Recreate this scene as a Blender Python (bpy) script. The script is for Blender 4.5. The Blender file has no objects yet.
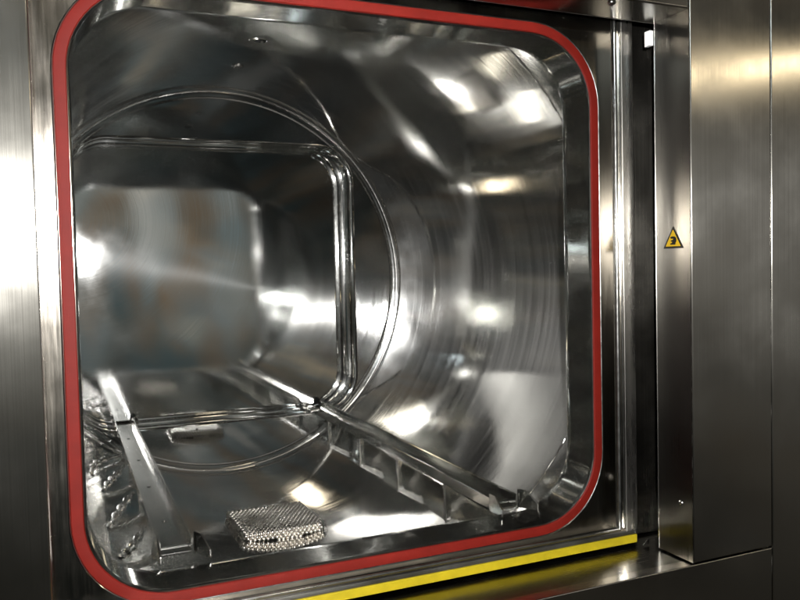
import bpy, bmesh, math, random
from mathutils import Vector, Matrix
random.seed(4)
SC = bpy.context.scene
COL = SC.collection
PI = math.pi

# ------------------------------------------------------------------ camera
cd = bpy.data.cameras.new('camera'); cam = bpy.data.objects.new('camera', cd); COL.objects.link(cam)
SC.camera = cam
yaw, pitch, roll = .4061, -.0403, -.0228
fw = Vector((math.sin(yaw)*math.cos(pitch), math.cos(yaw)*math.cos(pitch), math.sin(pitch)))
r0 = Vector((math.cos(yaw), -math.sin(yaw), 0)); u0 = r0.cross(fw)
r1 = r0*math.cos(roll)+u0*math.sin(roll); u1 = -r0*math.sin(roll)+u0*math.cos(roll)
M = Matrix((r1, u1, -fw)).transposed().to_4x4(); M.translation = Vector((-.3657, -1.0152, .0244))
cam.matrix_world = M
cd.sensor_width = 36; cd.lens = 36*782.65/800; cd.clip_start = .01; cd.clip_end = 100

# ------------------------------------------------------------------ world: a dim, warm machine hall behind the photographer
w = bpy.data.worlds.new('World'); SC.world = w; w.use_nodes = True
nt = w.node_tree; nt.nodes.clear(); N = nt.nodes.new; Lk = nt.links.new
out = N('ShaderNodeOutputWorld'); bg = N('ShaderNodeBackground'); Lk(bg.outputs[0], out.inputs[0])
tc = N('ShaderNodeTexCoord')
nz = N('ShaderNodeTexNoise'); nz.inputs['Scale'].default_value = 4.6; nz.inputs['Detail'].default_value = 5
mp = N('ShaderNodeMapping'); mp.inputs['Scale'].default_value = (1, 1, 1.3); Lk(tc.outputs['Generated'], mp.inputs[0]); Lk(mp.outputs[0], nz.inputs[0])
cr = N('ShaderNodeValToRGB'); Lk(nz.outputs[0], cr.inputs[0])
e = cr.color_ramp.elements
e[0].position = .42; e[0].color = (.008, .009, .009, 1)
e[1].position = .80; e[1].color = (1.0, .86, .66, 1)
for p, c in ((.51, (.05, .047, .038, 1)), (.565, (.22, .16, .10, 1)), (.60, (.22, .25, .26, 1)), (.66, (.85, .68, .46, 1)), (.71, (1.2, 1.2, 1.15, 1))):
    k = cr.color_ramp.elements.new(p); k.color = c
# added glow lobe with vertical stripes, brightening what the chamber's mirrors reflect
sep = N('ShaderNodeSeparateXYZ'); Lk(tc.outputs['Generated'], sep.inputs[0])
def mth(op, a, b=None):
    n = N('ShaderNodeMath'); n.operation = op
    for i, v in enumerate((a, b)):
        if v is None: continue
        if isinstance(v, (int, float)): n.inputs[i].default_value = v
        else: Lk(v, n.inputs[i])
    return n.outputs[0]
X, Y, Z = sep.outputs
dx = mth('SUBTRACT', X, .10); dz = mth('SUBTRACT', Z, .05)
rr = mth('ADD', mth('MULTIPLY', mth('MULTIPLY', dx, dx), 6), mth('MULTIPLY', mth('MULTIPLY', dz, dz), 16))
lobe = mth('MULTIPLY', mth('POWER', 2.718, mth('MULTIPLY', rr, -1)), mth('LESS_THAN', Y, 0))
n2 = N('ShaderNodeTexNoise'); n2.inputs['Scale'].default_value = 1; n2.inputs['Detail'].default_value = 3
m2 = N('ShaderNodeMapping'); m2.inputs['Scale'].default_value = (14, 1, 2.5); Lk(tc.outputs['Generated'], m2.inputs[0]); Lk(m2.outputs[0], n2.inputs[0])
c2 = N('ShaderNodeValToRGB'); Lk(n2.outputs[0], c2.inputs[0]); e = c2.color_ramp.elements
e[0].position = .36; e[0].color = (.10, .11, .10, 1); e[1].position = .66; e[1].color = (.95, .95, .88, 1)
for p, c in ((.46, (.15, .24, .26, 1)), (.52, (.34, .24, .15, 1)), (.58, (.30, .40, .42, 1))):
    k = c2.color_ramp.elements.new(p); k.color = c
vm = N('ShaderNodeVectorMath'); vm.operation = 'SCALE'; Lk(c2.outputs[0], vm.inputs[0]); Lk(lobe, vm.inputs['Scale'])
fl = N('ShaderNodeMapRange'); Lk(Z, fl.inputs[0]); fl.inputs['From Min'].default_value = -.35; fl.inputs['From Max'].default_value = .10; fl.inputs['To Min'].default_value = .35
vf = N('ShaderNodeVectorMath'); vf.operation = 'SCALE'; Lk(cr.outputs[0], vf.inputs[0]); Lk(fl.outputs[0], vf.inputs['Scale'])
va = N('ShaderNodeVectorMath'); va.operation = 'ADD'; Lk(vm.outputs[0], va.inputs[0]); Lk(vf.outputs[0], va.inputs[1])
Lk(va.outputs[0], bg.inputs[0]); bg.inputs[1].default_value = .42

# ------------------------------------------------------------------ lamps: camera flash and lamps of the hall
def area(name, loc, target, size, power, color, size_y=None):
    l = bpy.data.lights.new(name, 'AREA'); o = bpy.data.objects.new(name, l); COL.objects.link(o)
    l.shape = 'RECTANGLE' if size_y else 'DISK'; l.size = size
    if size_y: l.size_y = size_y
    l.energy = power; l.color = color; o.location = loc
    o.rotation_euler = (Vector(target)-Vector(loc)).to_track_quat('-Z', 'Y').to_euler()
    return o
area('flash_lamp', (-.30, -1.03, .130), (.05, .3, -.05), .040, 37.0, (1, .98, .96))
area('hall_lamp_warm', (3.3, -2.8, 1.14), (.3, 0, 0), 1.2, 3.2, (1, .82, .55), .06)
area('hall_lamp_ceiling', (-.9, -3.1, 1.6), (.1, 0, -.1), .8, 2.6, (1, .93, .80), .16)
area('hall_lamp_spot', (.70, -3.0, 1.30), (0, 0, -.3), .22, 1.4, (1, .84, .62))
area('hall_lamp_tube', (-.25, -2.6, 1.75), (0, 0, 0), .5, 1.6, (1, .95, .86), .06)
area('hall_lamp_far', (-2.4, -3.4, 1.5), (0, 0, 0), .9, 16, (.80, .92, 1), .5)

SC.view_settings.view_transform = 'Standard'; SC.view_settings.look = 'None'
SC.view_settings.exposure = 0; SC.view_settings.gamma = 1
SC.cycles.max_bounces = 14; SC.cycles.glossy_bounces = 12; SC.cycles.diffuse_bounces = 4
SC.cycles.sample_clamp_indirect = 40; SC.cycles.blur_glossy = .0
SC.cycles.use_denoising = True

# ------------------------------------------------------------------ materials
def mat(name):
    m = bpy.data.materials.new(name); m.use_nodes = True
    return m, m.node_tree, m.node_tree.nodes['Principled BSDF']

def steel(name, color=(.56, .56, .54), rough=.2, grain=(1, 1, 1), gscale=1., bump=.1, wav=.0, wavscale=4., aniso=0., tangent=None,
          radial=None, rvar=.25, smudge=.12, scratch=0., cvar=1., haze=0., hrough=.33, haniso=.85, hcentre=None):
    m, t, b = mat(name); N = t.nodes.new; L = t.links.new
    b.inputs['Metallic'].default_value = 1
    g = N('ShaderNodeNewGeometry'); P = g.outputs['Position']
    mp = N('ShaderNodeMapping'); mp.inputs['Scale'].default_value = grain
    if radial:       # concentric grain around a centre on the flat door
        s = N('ShaderNodeVectorMath'); s.operation = 'SUBTRACT'; L(P, s.inputs[0]); s.inputs[1].default_value = radial
        ln = N('ShaderNodeVectorMath'); ln.operation = 'LENGTH'; L(s.outputs[0], ln.inputs[0])
        nm = N('ShaderNodeVectorMath'); nm.operation = 'NORMALIZE'; L(s.outputs[0], nm.inputs[0])
        c = N('ShaderNodeCombineXYZ'); L(ln.outputs['Value'], c.inputs[0])
        nn = N('ShaderNodeVectorMath'); nn.operation = 'SCALE'; L(nm.outputs[0], nn.inputs[0]); nn.inputs['Scale'].default_value = .012
        ad = N('ShaderNodeVectorMath'); ad.operation = 'ADD'; L(c.outputs[0], ad.inputs[0]); L(nn.outputs[0], ad.inputs[1])
        L(ad.outputs[0], mp.inputs[0])
        if aniso: L(nm.outputs[0], b.inputs['Tangent'])
    else:
        L(P, mp.inputs[0])
        if aniso:
            c = N('ShaderNodeCombineXYZ')
            for i in range(3): c.inputs[i].default_value = tangent[i]
            L(c.outputs[0], b.inputs['Tangent'])
    b.inputs['Anisotropic'].default_value = aniso
    fine = N('ShaderNodeTexNoise'); fine.inputs['Scale'].default_value = gscale; fine.inputs['Detail'].default_value = 5
    fine.inputs['Roughness'].default_value = .65; L(mp.outputs[0], fine.inputs[0])
    blot = N('ShaderNodeTexNoise'); blot.inputs['Scale'].default_value = 7; blot.inputs['Detail'].default_value = 5; L(P, blot.inputs[0])
    # roughness = rough * (1 + rvar*(fine-.5)*2 + smudge*(blot-.5)*2)
    a = N('ShaderNodeMapRange'); a.inputs['To Min'].default_value = rough*(1-rvar*1.5); a.inputs['To Max'].default_value = rough*(1+rvar*1.5)
    L(fine.outputs[0], a.inputs[0])
    k = N('ShaderNodeMapRange'); k.inputs['From Min'].default_value = .3; k.inputs['From Max'].default_value = .7
    k.inputs['To Min'].default_value = 1-smudge*2; k.inputs['To Max'].default_value = 1+smudge*3; L(blot.outputs[0], k.inputs[0])
    mu = N('ShaderNodeMath'); mu.operation = 'MULTIPLY'; L(a.outputs[0], mu.inputs[0]); L(k.outputs[0], mu.inputs[1])
    L(mu.outputs[0], b.inputs['Roughness'])
    # colour: faint variation of the metal along its grain
    mx = N('ShaderNodeMix'); mx.data_type = 'RGBA'; L(fine.outputs[0], mx.inputs[0])
    mx.inputs[6].default_value = (*[v*(1-.14*cvar) for v in color], 1); mx.inputs[7].default_value = (*[min(1, v*(1+.12*cvar)) for v in color], 1)
    L(mx.outputs[2], b.inputs['Base Color'])
    bp = N('ShaderNodeBump'); bp.inputs['Strength'].default_value = bump; bp.inputs['Distance'].default_value = .0006
    L(fine.outputs[0], bp.inputs['Height']); last = bp
    if wav:
        wn = N('ShaderNodeTexNoise'); wn.inputs['Scale'].default_value = wavscale; wn.inputs['Detail'].default_value = 1.5; L(P, wn.inputs[0])
        b2 = N('ShaderNodeBump'); b2.inputs['Strength'].default_value = 1; b2.inputs['Distance'].default_value = wav
        L(wn.outputs[0], b2.inputs['Height']); L(b2.outputs[0], bp.inputs['Normal'])
    if scratch:      # sparse short scratches
        sw = N('ShaderNodeTexNoise'); sw.inputs['Scale'].default_value = 9; sw.inputs['Detail'].default_value = 1; L(P, sw.inputs[0])
        vm = N('ShaderNodeVectorMath'); vm.operation = 'MULTIPLY_ADD'; L(sw.outputs[1], vm.inputs[0]); vm.inputs[1].default_value = (.12, .12, .12); L(P, vm.inputs[2])
        m3 = N('ShaderNodeMapping'); m3.inputs['Rotation'].default_value = (.4, .5, .9); m3.inputs['Scale'].default_value = (160, 14, 14); L(vm.outputs[0], m3.inputs[0])
        vo = N('ShaderNodeTexNoise'); vo.inputs['Scale'].default_value = 1; vo.inputs['Detail'].default_value = 2; L(m3.outputs[0], vo.inputs[0])
        ra = N('ShaderNodeMapRange'); ra.inputs['From Min'].default_value = .66; ra.inputs['From Max'].default_value = .72; L(vo.outputs[0], ra.inputs[0])
        b3 = N('ShaderNodeBump'); b3.inputs['Strength'].default_value = scratch; b3.inputs['Distance'].default_value = .0012
        L(ra.outputs[0], b3.inputs['Height']); L(bp.outputs[0], b3.inputs['Normal']); last = b3
    L(last.outputs[0], b.inputs['Normal'])
    if haze:         # brushed metal scatters a wide lobe across its grain besides the sharp mirror lobe
        h = N('ShaderNodeBsdfPrincipled'); h.inputs['Metallic'].default_value = 1; h.inputs['Roughness'].default_value = hrough
        L(mx.outputs[2], h.inputs['Base Color']); L(last.outputs[0], h.inputs['Normal'])
        h.inputs['Anisotropic'].default_value = haniso if aniso else 0
        if hcentre:
            s2 = N('ShaderNodeVectorMath'); s2.operation = 'SUBTRACT'; L(P, s2.inputs[0]); s2.inputs[1].default_value = hcentre
            n2 = N('ShaderNodeVectorMath'); n2.operation = 'NORMALIZE'; L(s2.outputs[0], n2.inputs[0]); L(n2.outputs[0], h.inputs['Tangent'])
        elif aniso:
            L(b.inputs['Tangent'].links[0].from_socket, h.inputs['Tangent'])
        f = N('ShaderNodeMapRange'); f.inputs['From Min'].default_value = .35; f.inputs['From Max'].default_value = .65
        f.inputs['To Min'].default_value = haze*(1-.5*cvar); f.inputs['To Max'].default_value = haze*(1+.5*cvar); L(fine.outputs[0], f.inputs[0])
        ms = N('ShaderNodeMixShader'); L(f.outputs[0], ms.inputs[0]); L(b.outputs[0], ms.inputs[1]); L(h.outputs[0], ms.inputs[2])
        L(ms.outputs[0], t.nodes['Material Output'].inputs[0])
    return m

def plain(name, color, rough=.5, metallic=0., bump=0., bscale=200, var=.12):
    m, t, b = mat(name); N = t.nodes.new; L = t.links.new
    b.inputs['Metallic'].default_value = metallic; b.inputs['Roughness'].default_value = rough
    n = N('ShaderNodeTexNoise'); n.inputs['Scale'].default_value = 40; n.inputs['Detail'].default_value = 5
    g = N('ShaderNodeNewGeometry'); L(g.outputs['Position'], n.inputs[0])
    mx = N('ShaderNodeMix'); mx.data_type = 'RGBA'; L(n.outputs[0], mx.inputs[0])
    mx.inputs[6].default_value = (*[v*(1-var) for v in color], 1); mx.inputs[7].default_value = (*[min(1, v*(1+var)) for v in color], 1)
    L(mx.outputs[2], b.inputs['Base Color'])
    if bump:
        n2 = N('ShaderNodeTexNoise'); n2.inputs['Scale'].default_value = bscale; n2.inputs['Detail'].default_value = 3; L(g.outputs['Position'], n2.inputs[0])
        bp = N('ShaderNodeBump'); bp.inputs['Strength'].default_value = bump; bp.inputs['Distance'].default_value = .001
        L(n2.outputs[0], bp.inputs['Height']); L(bp.outputs[0], b.inputs['Normal'])
    return m

S_CYL = steel('drum_steel', (.70, .69, .665), .046, (1.1, 100, 1.1), 1, .06, wav=.0012, wavscale=4.0, aniso=.80, tangent=(0, 1, 0), rvar=.85, smudge=.15, haze=.085, hrough=.31, haniso=1.0)
S_NECK = steel('polished_steel', (.60, .60, .58), .09, (8, 3, 8), 12, .03, wav=.0006, wavscale=14, rvar=.3, smudge=.15, haze=.13, hrough=.32)
S_PLATE = steel('rear_plate_steel', (.60, .615, .62), .06, (4, 4, 4), 1, .0, wav=.0015, wavscale=5, smudge=.2, rvar=.05)
DC = (-.33, 1.0355, .16)
S_DOOR = steel('inner_door_steel', (.64, .65, .64), .036, (700, 1, 1), 1, .035, wav=.0008, wavscale=5, aniso=.2, radial=DC, rvar=.3, smudge=.3, haze=.012, hrough=.28, haniso=1.0, hcentre=(.150, 1.0355, -.030))
S_PANEL = steel('brushed_panel_steel', (.50, .485, .44), .18, (1500, 4, 3), 1, .008, wav=.0003, wavscale=2, aniso=.85, tangent=(1, 0, 0), rvar=.12, smudge=.16, cvar=.3, haze=.05, hrough=.5, haniso=.9)
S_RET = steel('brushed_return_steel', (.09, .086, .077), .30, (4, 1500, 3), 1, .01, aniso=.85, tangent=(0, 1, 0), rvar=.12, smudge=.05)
S_SILL = steel('brushed_sill_steel', (.27, .26, .235), .22, (2.2, 700, 3), 1, .03, aniso=.6, tangent=(1, 0, 0), rvar=.25, smudge=.1)
S_LEAF = steel('parked_door_steel', (.20, .19, .165), .22, (900, 4, 3), 1, .01, aniso=.8, tangent=(1, 0, 0), rvar=.12)
S_SATIN = steel('satin_bar_steel', (.32, .31, .29), .22, (60, 60, 5), 1, .02, haze=.3, hrough=.4)
S_FLAN = steel('machined_flange_steel', (.42, .39, .34), .13, (300, 60, 14), 1, .03, wav=.0001, wavscale=20, rvar=.3, smudge=.2)
S_RAIL = steel('rail_steel', (.58, .575, .55), .11, (180, 3, 180), 1, .04, wav=.0002, wavscale=10, rvar=.3, smudge=.2, haze=.13, hrough=.3)
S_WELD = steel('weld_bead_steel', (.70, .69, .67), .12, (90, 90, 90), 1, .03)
S_MESH = steel('strainer_steel', (.66, .63, .58), .30, (60, 60, 60), 1, .1)
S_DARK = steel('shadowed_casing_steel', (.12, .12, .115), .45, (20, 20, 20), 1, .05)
RUB = plain('red_silicone', (.085, .0036, .0015), .62, bump=.12, bscale=120, var=.25)
YEL = plain('yellow_paint', (.23, .18, .006), .5, bump=.15, bscale=150, var=.3)
STY = plain('sticker_yellow', (.36, .235, .004), .55)
BLK = plain('black_print', (.006, .006, .006), .7)
WHT = plain('white_plastic', (.62, .63, .62), .45)
for m_ in (RUB, YEL, BLK, STY): m_.node_tree.nodes['Principled BSDF'].inputs['Specular IOR Level'].default_value = .14
HOLE = plain('dark_bore', (.01, .01, .01), .6)

# ------------------------------------------------------------------ helpers
def link(name, bm, m, parent=None, smooth=True, bevel=0., origin=None, wn=False):
    me = bpy.data.meshes.new(name)
    bmesh.ops.recalc_face_normals(bm, faces=bm.faces)
    if origin:
        bmesh.ops.translate(bm, verts=bm.verts, vec=-Vector(origin))
    bm.to_mesh(me); bm.free()
    me.materials.append(m)
    o = bpy.data.objects.new(name, me); COL.objects.link(o)
    if origin: o.location = origin
    if smooth:
        for p in me.polygons: p.use_smooth = True
        me.set_sharp_from_angle(angle=math.radians(38))
    if bevel:
        bv = o.modifiers.new('bevel', 'BEVEL'); bv.width = bevel; bv.segments = 3; bv.limit_method = 'ANGLE'; bv.angle_limit = math.radians(40)
        bv.harden_normals = True
        for p in me.polygons: p.use_smooth = True
    if parent:
        o.parent = parent
        o.location = Vector(o.location)-Vector(parent.location)
    return o
def thing(name, label, cat, loc=(0, 0, 0), group=None):
    o = bpy.data.objects.new(name, None); COL.objects.link(o); o.location = loc; o.empty_display_size = .05
    o['label'] = label; o['category'] = cat
    if group: o['group'] = group
    return o
def tag(o, label, cat, group=None):
    o['label'] = label; o['category'] = cat
    if group: o['group'] = group
    return o
def box(bm, a, b):
    vs = [bm.verts.new((x, y, z)) for x in (a[0], b[0]) for y in (a[1], b[1]) for z in (a[2], b[2])]
    for f in ((0, 1, 3, 2), (4, 6, 7, 5), (0, 4, 5, 1), (2, 3, 7, 6), (0, 2, 6, 4), (1, 5, 7, 3)):
        bm.faces.new([vs[i] for i in f])
    return vs
def rsq(h, r, n=14):
    """rounded square in XZ, counter-clockwise from the right side"""
    pts = []
    for cx, cz, a0 in ((h-r, h-r, 0), (-h+r, h-r, PI/2), (-h+r, -h+r, PI), (h-r, -h+r, 3*PI/2)):
        for i in range(n+1):
            a = a0+i/n*PI/2
            pts.append((cx+r*math.cos(a), cz+r*math.sin(a)))
    return pts
def densify(pts, m=6):
    o = []
    for i, p in enumerate(pts):
        q = pts[(i+1) % len(pts)]; d = math.hypot(p[0]-q[0], p[1]-q[1]); k = m if d > .1 else 1
        for j in range(k): o.append((p[0]+(q[0]-p[0])*j/k, p[1]+(q[1]-p[1])*j/k))
    return o
def sweep(bm, prof, h=.35, r=.095, closed=False):
    """prof: list of (outward offset from the opening, y)"""
    rings = []
    for off, y in prof:
        rings.append([bm.verts.new((x, y, z)) for x, z in densify(rsq(h+off, r+off))])
    k = len(rings); n = len(rings[0])
    for i in range(k if closed else k-1):
        A, B = rings[i], rings[(i+1) % k]
        for j in range(n): bm.faces.new((A[j], A[(j+1) % n], B[(j+1) % n], B[j]))
    return rings
def revolve(bm, prof, n=160, closed=False, c=(0, 0)):
    """prof: list of (radius, y), round the Y axis"""
    rings = [[bm.verts.new((c[0]+rr*math.cos(2*PI*i/n), y, c[1]+rr*math.sin(2*PI*i/n))) for i in range(n)] for rr, y in prof]
    k = len(rings)
    for i in range(k if closed else k-1):
        A, B = rings[i], rings[(i+1) % k]
        for j in range(n): bm.faces.new((A[j], A[(j+1) % n], B[(j+1) % n], B[j]))
def plate_with_hole(bm, outer, inner, y):
    """outer, inner loops of (x,z); planar fill between"""
    A = [bm.verts.new((x, y, z)) for x, z in outer]; B = [bm.verts.new((x, y, z)) for x, z in inner]
    es = [bm.edges.new((L[i], L[(i+1) % len(L)])) for L in (A, B) for i in range(len(L))]
    bmesh.ops.triangle_fill(bm, use_beauty=True, use_dissolve=False, edges=es)
def prism(bm, pts, axis, a, b):
    """extrude polygon pts (2D) along axis between a and b"""
    def P(u, v, w):
        return {'x': (w, u, v), 'y': (u, w, v), 'z': (u, v, w)}[axis]
    A = [bm.verts.new(P(u, v, a)) for u, v in pts]; B = [bm.verts.new(P(u, v, b)) for u, v in pts]
    bm.faces.new(A); bm.faces.new(B[::-1])
    for i in range(len(pts)):
        j = (i+1) % len(pts); bm.faces.new((A[i], A[j], B[j], B[i]))
def circ(r, n=160, c=(0, 0)): return [(c[0]+r*math.cos(2*PI*i/n), c[1]+r*math.sin(2*PI*i/n)) for i in range(n)]

H, R, D, RC = .35, .4695, .957, .095
YF = -.063      # flange face
YP = -.165      # face of the front panels

# ------------------------------------------------------------------ the chamber
ch = thing('sterilizer_chamber', 'large polished steel drum chamber with a rounded square mouth, seen from its open front', 'chamber', (0, 0, -.4695))
bm = bmesh.new(); revolve(bm, [(R, .0), (R, .06), (R, .2), (R, .4), (R, .6), (R, .8), (R, D)], 256)
o = link('drum_wall', bm, S_CYL, ch)
bm = bmesh.new(); plate_with_hole(bm, circ(R+.004), densify(rsq(H, RC)), D)
link('rear_plate', bm, S_PLATE, ch)
bm = bmesh.new(); plate_with_hole(bm, circ(R+.004), densify(rsq(H, RC)), .0)
link('front_plate', bm, S_PLATE, ch)
bm = bmesh.new(); sweep(bm, [(.0, .0), (-.0012, -.003), (.0, -.010), (.0, -.060), (.0006, -.0638), (.0018, -.0652), (.0030, -.0646), (.0034, YF)])
link('front_neck', bm, S_NECK, ch)
bm = bmesh.new(); sweep(bm, [(.004, D), (.003, D-.003), (.0, D-.004), (-.0015, D-.001), (.0, D+.004), (0, D+.036), (-.0012, D+.038), (0, D+.040), (0, D+.0785)])
link('rear_neck', bm, S_NECK, ch)
# seams
def weld(name, prof_r, y0, amp=.0006, rad=.0026, m=S_WELD, n=420):
    bm = bmesh.new(); rings = []
    for i in range(n):
        a = 2*PI*i/n; rr = prof_r; q = rad*(1+.25*random.uniform(-1, 1))
        rings.append([bm.verts.new(((rr-q*math.sin(t))*math.cos(a), y0+q*1.4*math.cos(t)+random.uniform(-amp, amp), (rr-q*math.sin(t))*math.sin(a))) for t in (-.3, .5, 1.1, 2.0, 2.7, 3.4)])
    for i in range(n):
        A, B = rings[i], rings[(i+1) % n]
        for j in range(5): bm.faces.new((A[j], A[j+1], B[j+1], B[j]))
    return link(name, bm, m, ch)
weld('weld_seam', R, .060, rad=.0012)
bm = bmesh.new(); revolve(bm, [(R+.001, D-.012), (R-.0022, D-.0105), (R-.0036, D-.0070), (R-.0026, D-.0030), (R-.0030, D+.001)], 256); link('weld_seam', bm, S_NECK, ch)
bm = bmesh.new(); revolve(bm, [(R-.010, D-.0012), (R-.013, D-.004), (R-.016, D-.0012)], 200); link('weld_seam', bm, S_NECK, ch)
# steam ports in the roof of the drum
for (yy, rr) in ((.485, .011), (.689, .007)):
    bm = bmesh.new(); n = 32; rings = []
    for q, dz in ((rr*2.1, 0.0035), (rr*1.9, -.001), (rr*1.15, -.0025), (rr, -.001), (rr*.95, .012)):
        rings.append([bm.verts.new((q*math.cos(2*PI*i/n), yy+q*math.sin(2*PI*i/n), math.sqrt(R*R-(q*math.cos(2*PI*i/n))**2)+dz-.0005)) for i in range(n)])
    for A, B in zip(rings, rings[1:]):
        for j in range(n): bm.faces.new((A[j], A[(j+1) % n], B[(j+1) % n], B[j]))
    po = link('steam_port', bm, S_NECK, ch)
    bm = bmesh.new(); box(bm, (-rr*.9, yy-rr*.9, R-.003), (rr*.9, yy+rr*.9, R-.0022)); c = link('bore', bm, HOLE, po); c.location = (0, 0, 0)
    bm = bmesh.new()
    bmesh.ops.create_uvsphere(bm, u_segments=10, v_segments=6, radius=rr*.33, matrix=Matrix.Translation((rr*.25, yy-rr*.2, R-.0035)))
    c = link('nozzle_tip', bm, S_NECK, po); c.location = (0, 0, 0)
# front flange: faceplate with the mouth, guide bars at its edge
bm = bmesh.new()
inner = densify(rsq(H+.0034, RC+.0034)); outer = [(.411, -.405), (.411, .46), (-.47, .46), (-.47, -.405)]
plate_with_hole(bm, outer, inner, YF)
link('flange_face', bm, S_FLAN, ch)
bm = bmesh.new(); box(bm, (.4111, YF-.0015, -.404), (.4325, -.040, .459)); link('guide_bar', bm, S_SATIN, ch, bevel=.0012)
bm = bmesh.new(); n = 10
prism(bm, [(.3985+.0042*math.cos(PI*i/n), YF+.0005-.0055*math.sin(PI*i/n)) for i in range(n+1)], 'z', -.3785, .459)
link('flange_bead', bm, S_NECK, ch)
bm = bmesh.new(); box(bm, (.4056, -.0665, -.3785), (.4078, YF+.0005, .459)); link('flange_rib', bm, S_NECK, ch, bevel=.0005)
bm = bmesh.new(); sweep(bm, [(.0176, YF+.0005), (.0178, YF-.0008), (.0186, YF-.0013), (.0196, YF-.0008), (.0200, YF+.0005)]); link('gasket_groove_edge', bm, S_NECK, ch)
# horizontal ledge under the mouth
bm = bmesh.new(); n = 10
prism(bm, [(YF+.0005-.0050*math.sin(PI*i/n), -.3790+.0036*math.cos(PI*i/n)) for i in range(n+1)], 'x', -.469, .3955)
link('flange_bead', bm, S_NECK, ch)
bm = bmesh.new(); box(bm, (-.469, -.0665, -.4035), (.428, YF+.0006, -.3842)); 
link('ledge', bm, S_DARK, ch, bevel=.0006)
bm = bmesh.new(); box(bm, (-.468, -.0705, -.4020), (.4265, -.0667, -.3895)); link('yellow_edge_strip', bm, YEL, ch, bevel=.0012)

# ------------------------------------------------------------------ red gasket
bm = bmesh.new()
sweep(bm, [(.0036, YF+.002), (.0036, YF-.0012), (.0046, YF-.0024), (.0090, YF-.0027), (.0135, YF-.0026), (.0165, YF-.0023), (.0175, YF-.0012), (.0175, YF+.002)])
tag(link('door_gasket', bm, RUB), 'red rubber seal running round the rounded square mouth of the chamber', 'gasket')

# ------------------------------------------------------------------ far door closing the rear mouth
rd = thing('rear_door', 'flat scratched steel door closing the far end of the drum', 'door', (0, 1.0355, -.38))
bm = bmesh.new(); box(bm, (-.40, 1.0355, -.40), (.40, 1.055, .40)); link('door_panel', bm, S_DOOR, rd)

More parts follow.
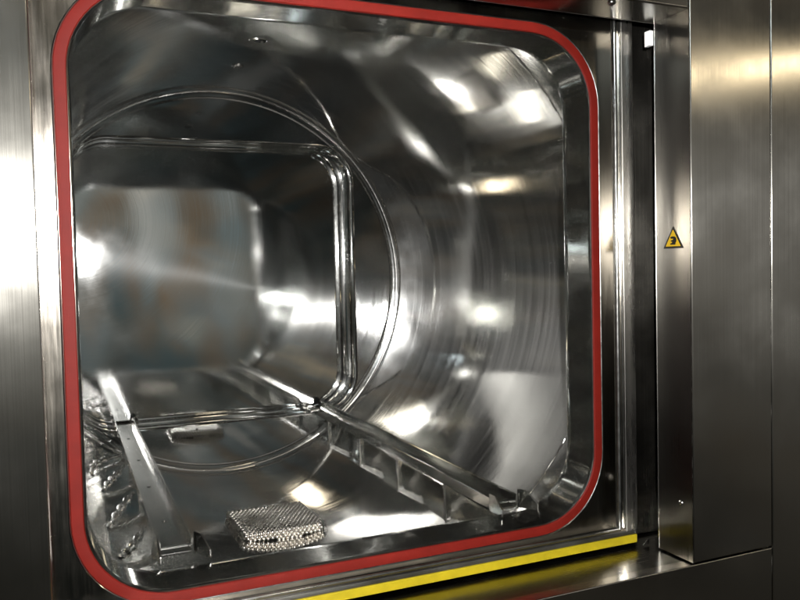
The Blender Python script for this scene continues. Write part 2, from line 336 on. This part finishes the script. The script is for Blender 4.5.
# ------------------------------------------------------------------ guide rails
def guide_rail(label, x0, s):
    """x0: centre, s: side of the drum"""
    t = thing('guide_rail', label, 'rail', (x0, .5, -.3475), 'pair of steel guide rails on the chamber floor')
    y0, y1, zb, hw = (.040 if s < 0 else .010), 1.004, -.3465, .0215
    bm = bmesh.new(); box(bm, (x0-hw+.0025, y0, zb), (x0+hw-.0025, y1, zb+.003)); link('rail_floor', bm, S_RAIL, t, bevel=.0006)
    for k in (-1, 1):
        bm = bmesh.new()
        xa = x0+k*hw; prism(bm, [(xa-k*.0028, zb), (xa, zb), (xa+k*.0012, zb+.018), (xa+k*.0006, zb+.0195), (xa-k*.0014, zb+.0195), (xa-k*.0020, zb+.018), (xa-k*.0026, zb+.004)], 'y', y0+.001, y1-.001)
        link('rail_side', bm, S_RAIL, t, smooth=False)
        for (ye, dy) in ((y0, -1), (y1, 1)):
            bm = bmesh.new(); xe = x0+k*(hw+.002); L_ = .034 if dy < 0 else .022; hp = .027 if dy < 0 else .020
            vs = []
            for w_, off in ((0, 0), (1, .0025)):
                vs.append([bm.verts.new((xe+k*off+d*(.06 if k < 0 else .45), ye+dy*(d-.004), z)) for d, z in ((0, zb-.001), (L_, zb-.001), (L_, zb+.010), (L_*.45, zb+hp), (0, zb+hp))])
            A, B = vs; bm.faces.new(A); bm.faces.new(B[::-1])
            for i in range(5): bm.faces.new((A[i], A[(i+1) % 5], B[(i+1) % 5], B[i]))
            link('lead_in_tab', bm, S_RAIL, t, smooth=False, bevel=.0007)
    for ye in (y0+.022,):       # cross slot near each end
        bm = bmesh.new(); box(bm, (x0-hw+.003, ye, zb+.0031), (x0+hw-.003, ye+.005, zb+.0042)); link('cross_rib', bm, S_DARK, t, bevel=.0003)
    for yb in (.825, .600, .387, .178):
        bm = bmesh.new(); n = 4
        xa_ = x0-hw+.003
        xs = [xa_+.010*i/n for i in range(n+1)]
        pts = [(x, -math.sqrt(R*R-x*x)-.001) for x in xs]+[(xs[-1], zb-.0005), (xs[0], zb-.0005)]
        prism(bm, pts, 'y', yb, yb+.008); b_ = link('support_bracket', bm, S_RAIL, t, smooth=False, bevel=.001)
        # lumpy weld bead where the bracket meets the drum
        bm = bmesh.new(); m_ = 60; rg = []
        for i in range(m_+1):
            x = xs[0]-.002+(xs[-1]-xs[0]+.004)*i/m_; z = -math.sqrt(R*R-x*x)
            q = .0014+.0006*abs(math.sin(i*.23+yb*9+.9*math.sin(i*.11+yb*5)))+random.uniform(0, .0003)
            nx, nz_ = -x/R, -z/R
            rg.append([bm.verts.new((x+nx*q*math.sin(t), yb-.0005-q*math.cos(t), z+nz_*q*math.sin(t))) for t in (-.3, .3, .9, 1.5, 2.1, 2.8)])
        for A, B in zip(rg, rg[1:]):
            for j in range(5): bm.faces.new((A[j], A[j+1], B[j+1], B[j]))
        c = link('weld', bm, S_WELD, b_); c.location = (0, 0, 0)
        bm = bmesh.new(); bmesh.ops.create_cone(bm, cap_ends=True, segments=20, radius1=.0034, radius2=.0026, depth=.0016, matrix=Matrix.Translation((x0+random.uniform(-.002, .002), yb+.006, zb+.0036)))
        link('plug_weld', bm, S_WELD, t)
    if s < 0:        # reflections of the bracket welds, built as lumpy ridges on the drum wall
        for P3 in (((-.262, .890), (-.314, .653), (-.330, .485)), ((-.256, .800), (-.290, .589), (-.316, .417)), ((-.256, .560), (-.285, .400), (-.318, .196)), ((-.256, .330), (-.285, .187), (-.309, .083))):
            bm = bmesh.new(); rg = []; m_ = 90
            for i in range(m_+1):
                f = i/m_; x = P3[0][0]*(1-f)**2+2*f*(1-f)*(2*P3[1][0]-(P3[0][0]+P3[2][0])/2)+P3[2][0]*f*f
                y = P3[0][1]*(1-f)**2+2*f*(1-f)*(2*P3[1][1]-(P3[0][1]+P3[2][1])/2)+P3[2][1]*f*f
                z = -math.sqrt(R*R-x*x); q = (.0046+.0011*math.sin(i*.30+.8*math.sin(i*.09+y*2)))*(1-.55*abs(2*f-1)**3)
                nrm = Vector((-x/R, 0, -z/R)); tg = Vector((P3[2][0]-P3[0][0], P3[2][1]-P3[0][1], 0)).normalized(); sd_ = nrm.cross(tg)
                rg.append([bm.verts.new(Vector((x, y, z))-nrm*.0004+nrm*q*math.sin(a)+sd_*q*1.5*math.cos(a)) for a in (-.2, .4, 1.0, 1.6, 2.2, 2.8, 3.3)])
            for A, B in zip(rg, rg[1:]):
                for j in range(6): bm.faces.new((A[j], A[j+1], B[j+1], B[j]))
            link('reflection_ridge', bm, S_WELD, t)
    return t
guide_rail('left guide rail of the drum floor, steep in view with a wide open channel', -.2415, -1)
guide_rail('right guide rail of the drum floor, slanting to the lower right corner of the mouth', .2425, 1)

# ------------------------------------------------------------------ strainer on the drum floor
sx, sy = -.008, .459
st = thing('floor_strainer', 'small knobbly perforated metal strainer box lying on the drum floor between the rails', 'strainer', (sx, sy, -.466))
HX, HY, ZT = .0735, .0765, -.4500
rot = Matrix.Rotation(.012, 2)
def SP(u, v):
    q = rot @ Vector((u, v)); return sx+q.x, sy+q.y
bm = bmesh.new()
def rrect(hx, hy, r, n=5):
    o = []
    for cx, cy, a0 in ((hx-r, hy-r, 0), (-hx+r, hy-r, PI/2), (-hx+r, -hy+r, PI), (hx-r, -hy+r, 1.5*PI)):
        for i in range(n+1): o.append((cx+r*math.cos(a0+i/n*PI/2), cy+r*math.sin(a0+i/n*PI/2)))
    return o
rings = []
for off, zz in ((-.005, ZT), (-.0015, ZT-.0012), (0, ZT-.004), (0, None)):
    rg = []
    for u, v in rrect(HX+off, HY+off, .010+off):
        x, y = SP(u, v); rg.append(bm.verts.new((x, y, zz if zz else -math.sqrt(R*R-x*x)+.0012)))
    rings.append(rg)
bm.faces.new(rings[0])
for A, B in zip(rings, rings[1:]):
    for j in range(len(A)): bm.faces.new((A[j], A[(j+1) % len(A)], B[(j+1) % len(B)], B[j]))
bm.faces.new(rings[-1])
cover = link('mesh_body', bm, plain('strainer_core', (.34, .31, .28), .35, metallic=1), st)
bm = bmesh.new()
def knob(p, nrm, q):
    """one small pressed point of the wire mesh"""
    nrm = Vector(nrm); t1 = nrm.orthogonal().normalized() if abs(nrm.z) < .9 else Vector((1, 0, 0)); t2 = nrm.cross(t1)
    rg = []
    for rr, hh, k in ((1, -.35, 6), (.93, .25, 6), (.62, .70, 6)):
        rg.append([bm.verts.new(Vector(p)+t1*q*rr*math.cos(2*PI*i/6)+t2*q*rr*math.sin(2*PI*i/6)+nrm*q*hh) for i in range(6)])
    top = bm.verts.new(Vector(p)+nrm*q*.95)
    for j in range(6):
        bm.faces.new((rg[0][j], rg[0][(j+1) % 6], rg[1][(j+1) % 6], rg[1][j])); bm.faces.new((rg[1][j], rg[1][(j+1) % 6], rg[2][(j+1) % 6], rg[2][j])); bm.faces.new((rg[2][j], rg[2][(j+1) % 6], top))
pit = .0086; row = 0; v = -HY+.003
while v < HY-.002:
    u = -HX+.003+(pit/2 if row % 2 else 0)
    while u < HX-.002:
        x, y = SP(u, v); sag = .0012*math.sin(u*40)*math.cos(v*31)
        knob((x, y, ZT-.0006+sag), (random.uniform(-.12, .12), random.uniform(-.12, .12), 1), .0043*random.uniform(.88, 1.1)); u += pit
    v += pit*.866; row += 1
for lvl in range(4):
    zz = ZT-.0030-lvl*.0052
    m_ = int(2*HX/pit)
    for i in range(m_+1):
        u = -HX+.002+(2*HX-.004)*(i+(.5 if lvl % 2 else 0))/(m_+.5)
        for k in (-1, 1):
            x, y = SP(u, k*HY)
            if zz > -math.sqrt(R*R-x*x)+.0003: knob((x, y, zz+random.uniform(-.0006, .0006)), (0, k, random.uniform(-.1, .25)), .0040)
    m_ = int(2*HY/pit)
    for i in range(m_+1):
        v = -HY+.002+(2*HY-.004)*(i+(.5 if lvl % 2 else 0))/(m_+.5)
        for k in (-1, 1):
            x, y = SP(k*HX, v)
            if zz > -math.sqrt(R*R-x*x)+.0003: knob((x, y, zz+random.uniform(-.0006, .0006)), (k, 0, random.uniform(-.1, .25)), .0040)
link('mesh_cover', bm, S_MESH, st)
for u, v in ((.000, .071-.010), (.005, -.031)):
    x, y = SP(u, v); bm = bmesh.new()
    bmesh.ops.create_cone(bm, cap_ends=True, segments=20, radius1=.0052, radius2=.0048, depth=.0035, matrix=Matrix.Translation((x, y, ZT+.0022)))
    bmesh.ops.create_cone(bm, cap_ends=True, segments=16, radius1=.0026, radius2=.0022, depth=.004, matrix=Matrix.Translation((x, y, ZT+.0050)))
    link('screw', bm, S_NECK, st, bevel=.0003)

# ------------------------------------------------------------------ cabinet round the mouth
ZS, ZL, XJ, XL = -.4075, .3755, .447, -.3872
def panel(name, label, cat, loc):
    return thing(name, label, cat, loc)
p1 = panel('cabinet_panel', 'wide brushed steel cabinet panel left of the red seal, lit white by the flash', 'panel', (-.9, YP, -1.1))
bm = bmesh.new(); box(bm, (-1.8, YP, -1.1), (XL, YP+.075, 1.1)); link('face', bm, S_PANEL, p1, bevel=.0022)
p2 = panel('cabinet_panel', 'upright brushed steel panel right of the mouth with a yellow warning triangle on its edge', 'panel', (.52, YP, ZS))
bm = bmesh.new(); box(bm, (XJ+.0012, YP, ZS+.0012), (.6008, YP+.020, 1.1)); link('face', bm, S_PANEL, p2, bevel=.0018)
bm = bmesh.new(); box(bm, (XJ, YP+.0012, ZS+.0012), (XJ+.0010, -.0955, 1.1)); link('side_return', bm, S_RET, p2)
bm = bmesh.new(); box(bm, (XJ-.0004, -.0957, ZS+.001), (XJ+.014, -.0937, 1.1)); link('folded_edge', bm, S_NECK, p2, bevel=.0006)
p3 = panel('cabinet_panel', 'outermost brushed steel panel at the right edge, beyond the thin bright seam', 'panel', (1.1, YP, -1.1))
bm = bmesh.new(); box(bm, (.6026, YP, -1.1), (1.8, YP+.020, 1.1)); link('face', bm, S_PANEL, p3, bevel=.0018)
p4 = panel('cabinet_panel', 'dark steel lower panel under the sill, below the yellow strip', 'panel', (.1, YP, -1.1))
bm = bmesh.new(); box(bm, (XL+.0015, YP, -1.1), (.6008, YP+.020, ZS-.0014)); link('face', bm, S_PANEL, p4, bevel=.0016)
bm = bmesh.new(); box(bm, (XL+.0015, YP+.0215, ZS-.004), (XJ+.20, -.030, ZS-.0018)); link('sill', bm, S_SILL, p4)
bm = bmesh.new(); box(bm, (XL+.0015, YP+.003, ZS-.006), (XJ+.1, YP+.0214, ZS-.0017)); link('sill_edge', bm, S_SILL, p4)
p5 = panel('overhead_panel', 'brushed steel panel folded under above the mouth with a small screw in its underside', 'panel', (0, YP, ZL))
bm = bmesh.new(); box(bm, (XL+.0015, YP, ZL+.0012), (XJ-.0015, YP+.020, 1.1)); link('face', bm, S_PANEL, p5, bevel=.0018)
bm = bmesh.new(); box(bm, (XL+.0015, YP+.0012, ZL), (XJ-.001, -.0955, ZL+.0011)); link('underside', bm, S_SILL, p5)
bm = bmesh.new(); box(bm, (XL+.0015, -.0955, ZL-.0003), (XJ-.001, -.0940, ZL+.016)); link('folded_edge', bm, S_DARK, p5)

def dome(bm, c, nrm, q, h):
    nrm = Vector(nrm); mtx = nrm.to_track_quat('Z', 'Y').to_matrix().to_4x4()
    bmesh.ops.create_uvsphere(bm, u_segments=24, v_segments=12, radius=q, matrix=Matrix.Translation(c) @ mtx @ Matrix.Diagonal((1, 1, h/q, 1)))
def screw(c, nrm, parent, q=.0048):
    bm = bmesh.new(); dome(bm, c, nrm, q, q*.6); s_ = link('screw', bm, S_NECK, parent)
    bm = bmesh.new(); nn = Vector(nrm); dome(bm, Vector(c)+nn*q*.52, nrm, q*.36, q*.12); k = link('screw_recess', bm, HOLE, s_); k.location = (0, 0, 0)
screw((XJ-.0002, -.1415, -.325), (-1, 0, 0), p2, .0046)
screw((.327, -.149, ZL), (0, 0, -1), p5, .0060)

# warning triangle on the side return (reads from inside the mouth, front of the panel to its right)
def on_return(a, z, d): return (XJ-d, -.1305-a, .0560+z)      # a: towards the viewer = right in the picture
def flat(name, polys, d, m, parent, t=.0004):
    bm = bmesh.new()
    for pts in polys:
        A = [bm.verts.new(on_return(a, z, d)) for a, z in pts]; B = [bm.verts.new(on_return(a, z, d-t)) for a, z in pts]
        bm.faces.new(A); bm.faces.new(B[::-1])
        for i in range(len(pts)): j = (i+1) % len(pts); bm.faces.new((A[i], A[j], B[j], B[i]))
    o = link(name, bm, m, parent, smooth=False)
    if parent.parent: o.location = (0, 0, 0)
    return o
def tri(s, r):
    """rounded triangle of side s"""
    hgt = s*.80; cs = [(-s/2, -hgt*.36), (s/2, -hgt*.36), (0, hgt*.64)]; o = []
    for i, c in enumerate(cs):
        p, q = Vector(cs[i-1]), Vector(cs[(i+1) % 3]); c = Vector(c)
        for k in range(4):
            f = k/3; a = c+(p-c).normalized()*r; b = c+(q-c).normalized()*r
            m_ = (a*(1-f)**2)+(c*2*f*(1-f))+(b*f*f); o.append((m_.x, m_.y))
    return o
ws = flat('warning_triangle', [tri(.0405, .0016)], .0004, BLK, p2)
ws['label'] = 'small yellow triangle warning of crushed fingers, black border'
flat('yellow_field', [tri(.0300, .0010)], .0008, STY, ws)
# black pictogram: a hand caught under a pressing edge
hand = [[(-.0050, .0050), (-.0012, .0058), (.0030, .0056), (.0060, .0040), (.0070, .0012), (.0066, -.0020), (.0050, -.0040), (.0054, -.0056), (.0030, -.0064), (-.0048, -.0062), (-.0056, -.0046), (-.0020, -.0036), (-.0010, -.0022), (-.0040, -.0016), (-.0044, -.0002), (.0002, .0008), (.0008, .0022), (-.0030, .0024), (-.0054, .0034)]]
flat('hand_pictogram', hand, .0012, BLK, ws)

# front door parked in the slot at the right, behind the cabinet panel
sd = thing('sliding_door', 'dark edge of the front door parked in the slot between mouth and right panel', 'door', (.7, -.03, -.42))
bm = bmesh.new(); box(bm, (.437, -.034, -.4065), (1.3, -.012, .50)); link('door_leaf', bm, S_LEAF, sd, bevel=.002)
cl = bmesh.new(); box(cl, (.4395, -.0935, .3440), (.4466, -.0820, .3660))
tag(link('plastic_clip', cl, WHT, bevel=.001), 'tiny white plastic clip high on the edge of the right upright panel', 'clip')
cl = bmesh.new(); prism(cl, [(.4345, -.4070), (.4465, -.4070), (.4465, -.3985), (.4420, -.4000)], 'y', -.0740, -.0720)
tag(link('corner_bracket', cl, S_NECK, bevel=.0004), 'tiny pale metal bracket standing on the sill by the end of the yellow strip', 'bracket')
# closed housing behind the panels
cs = bmesh.new()
for a, b in (((-1.79, 1.40, -1.09), (1.79, 1.42, 1.09)), ((-1.79, -.13, -1.09), (-1.77, 1.40, 1.09)), ((1.77, -.13, -1.09), (1.79, 1.40, 1.09)),
             ((-1.77, -.13, -1.09), (1.77, 1.40, -1.07)), ((-1.77, -.13, 1.07), (1.77, 1.40, 1.09))): box(cs, a, b)
h_ = link('machine_housing', cs, S_DARK, smooth=False)
tag(h_, 'dark sheet steel housing closing the machine behind its front panels', 'housing')
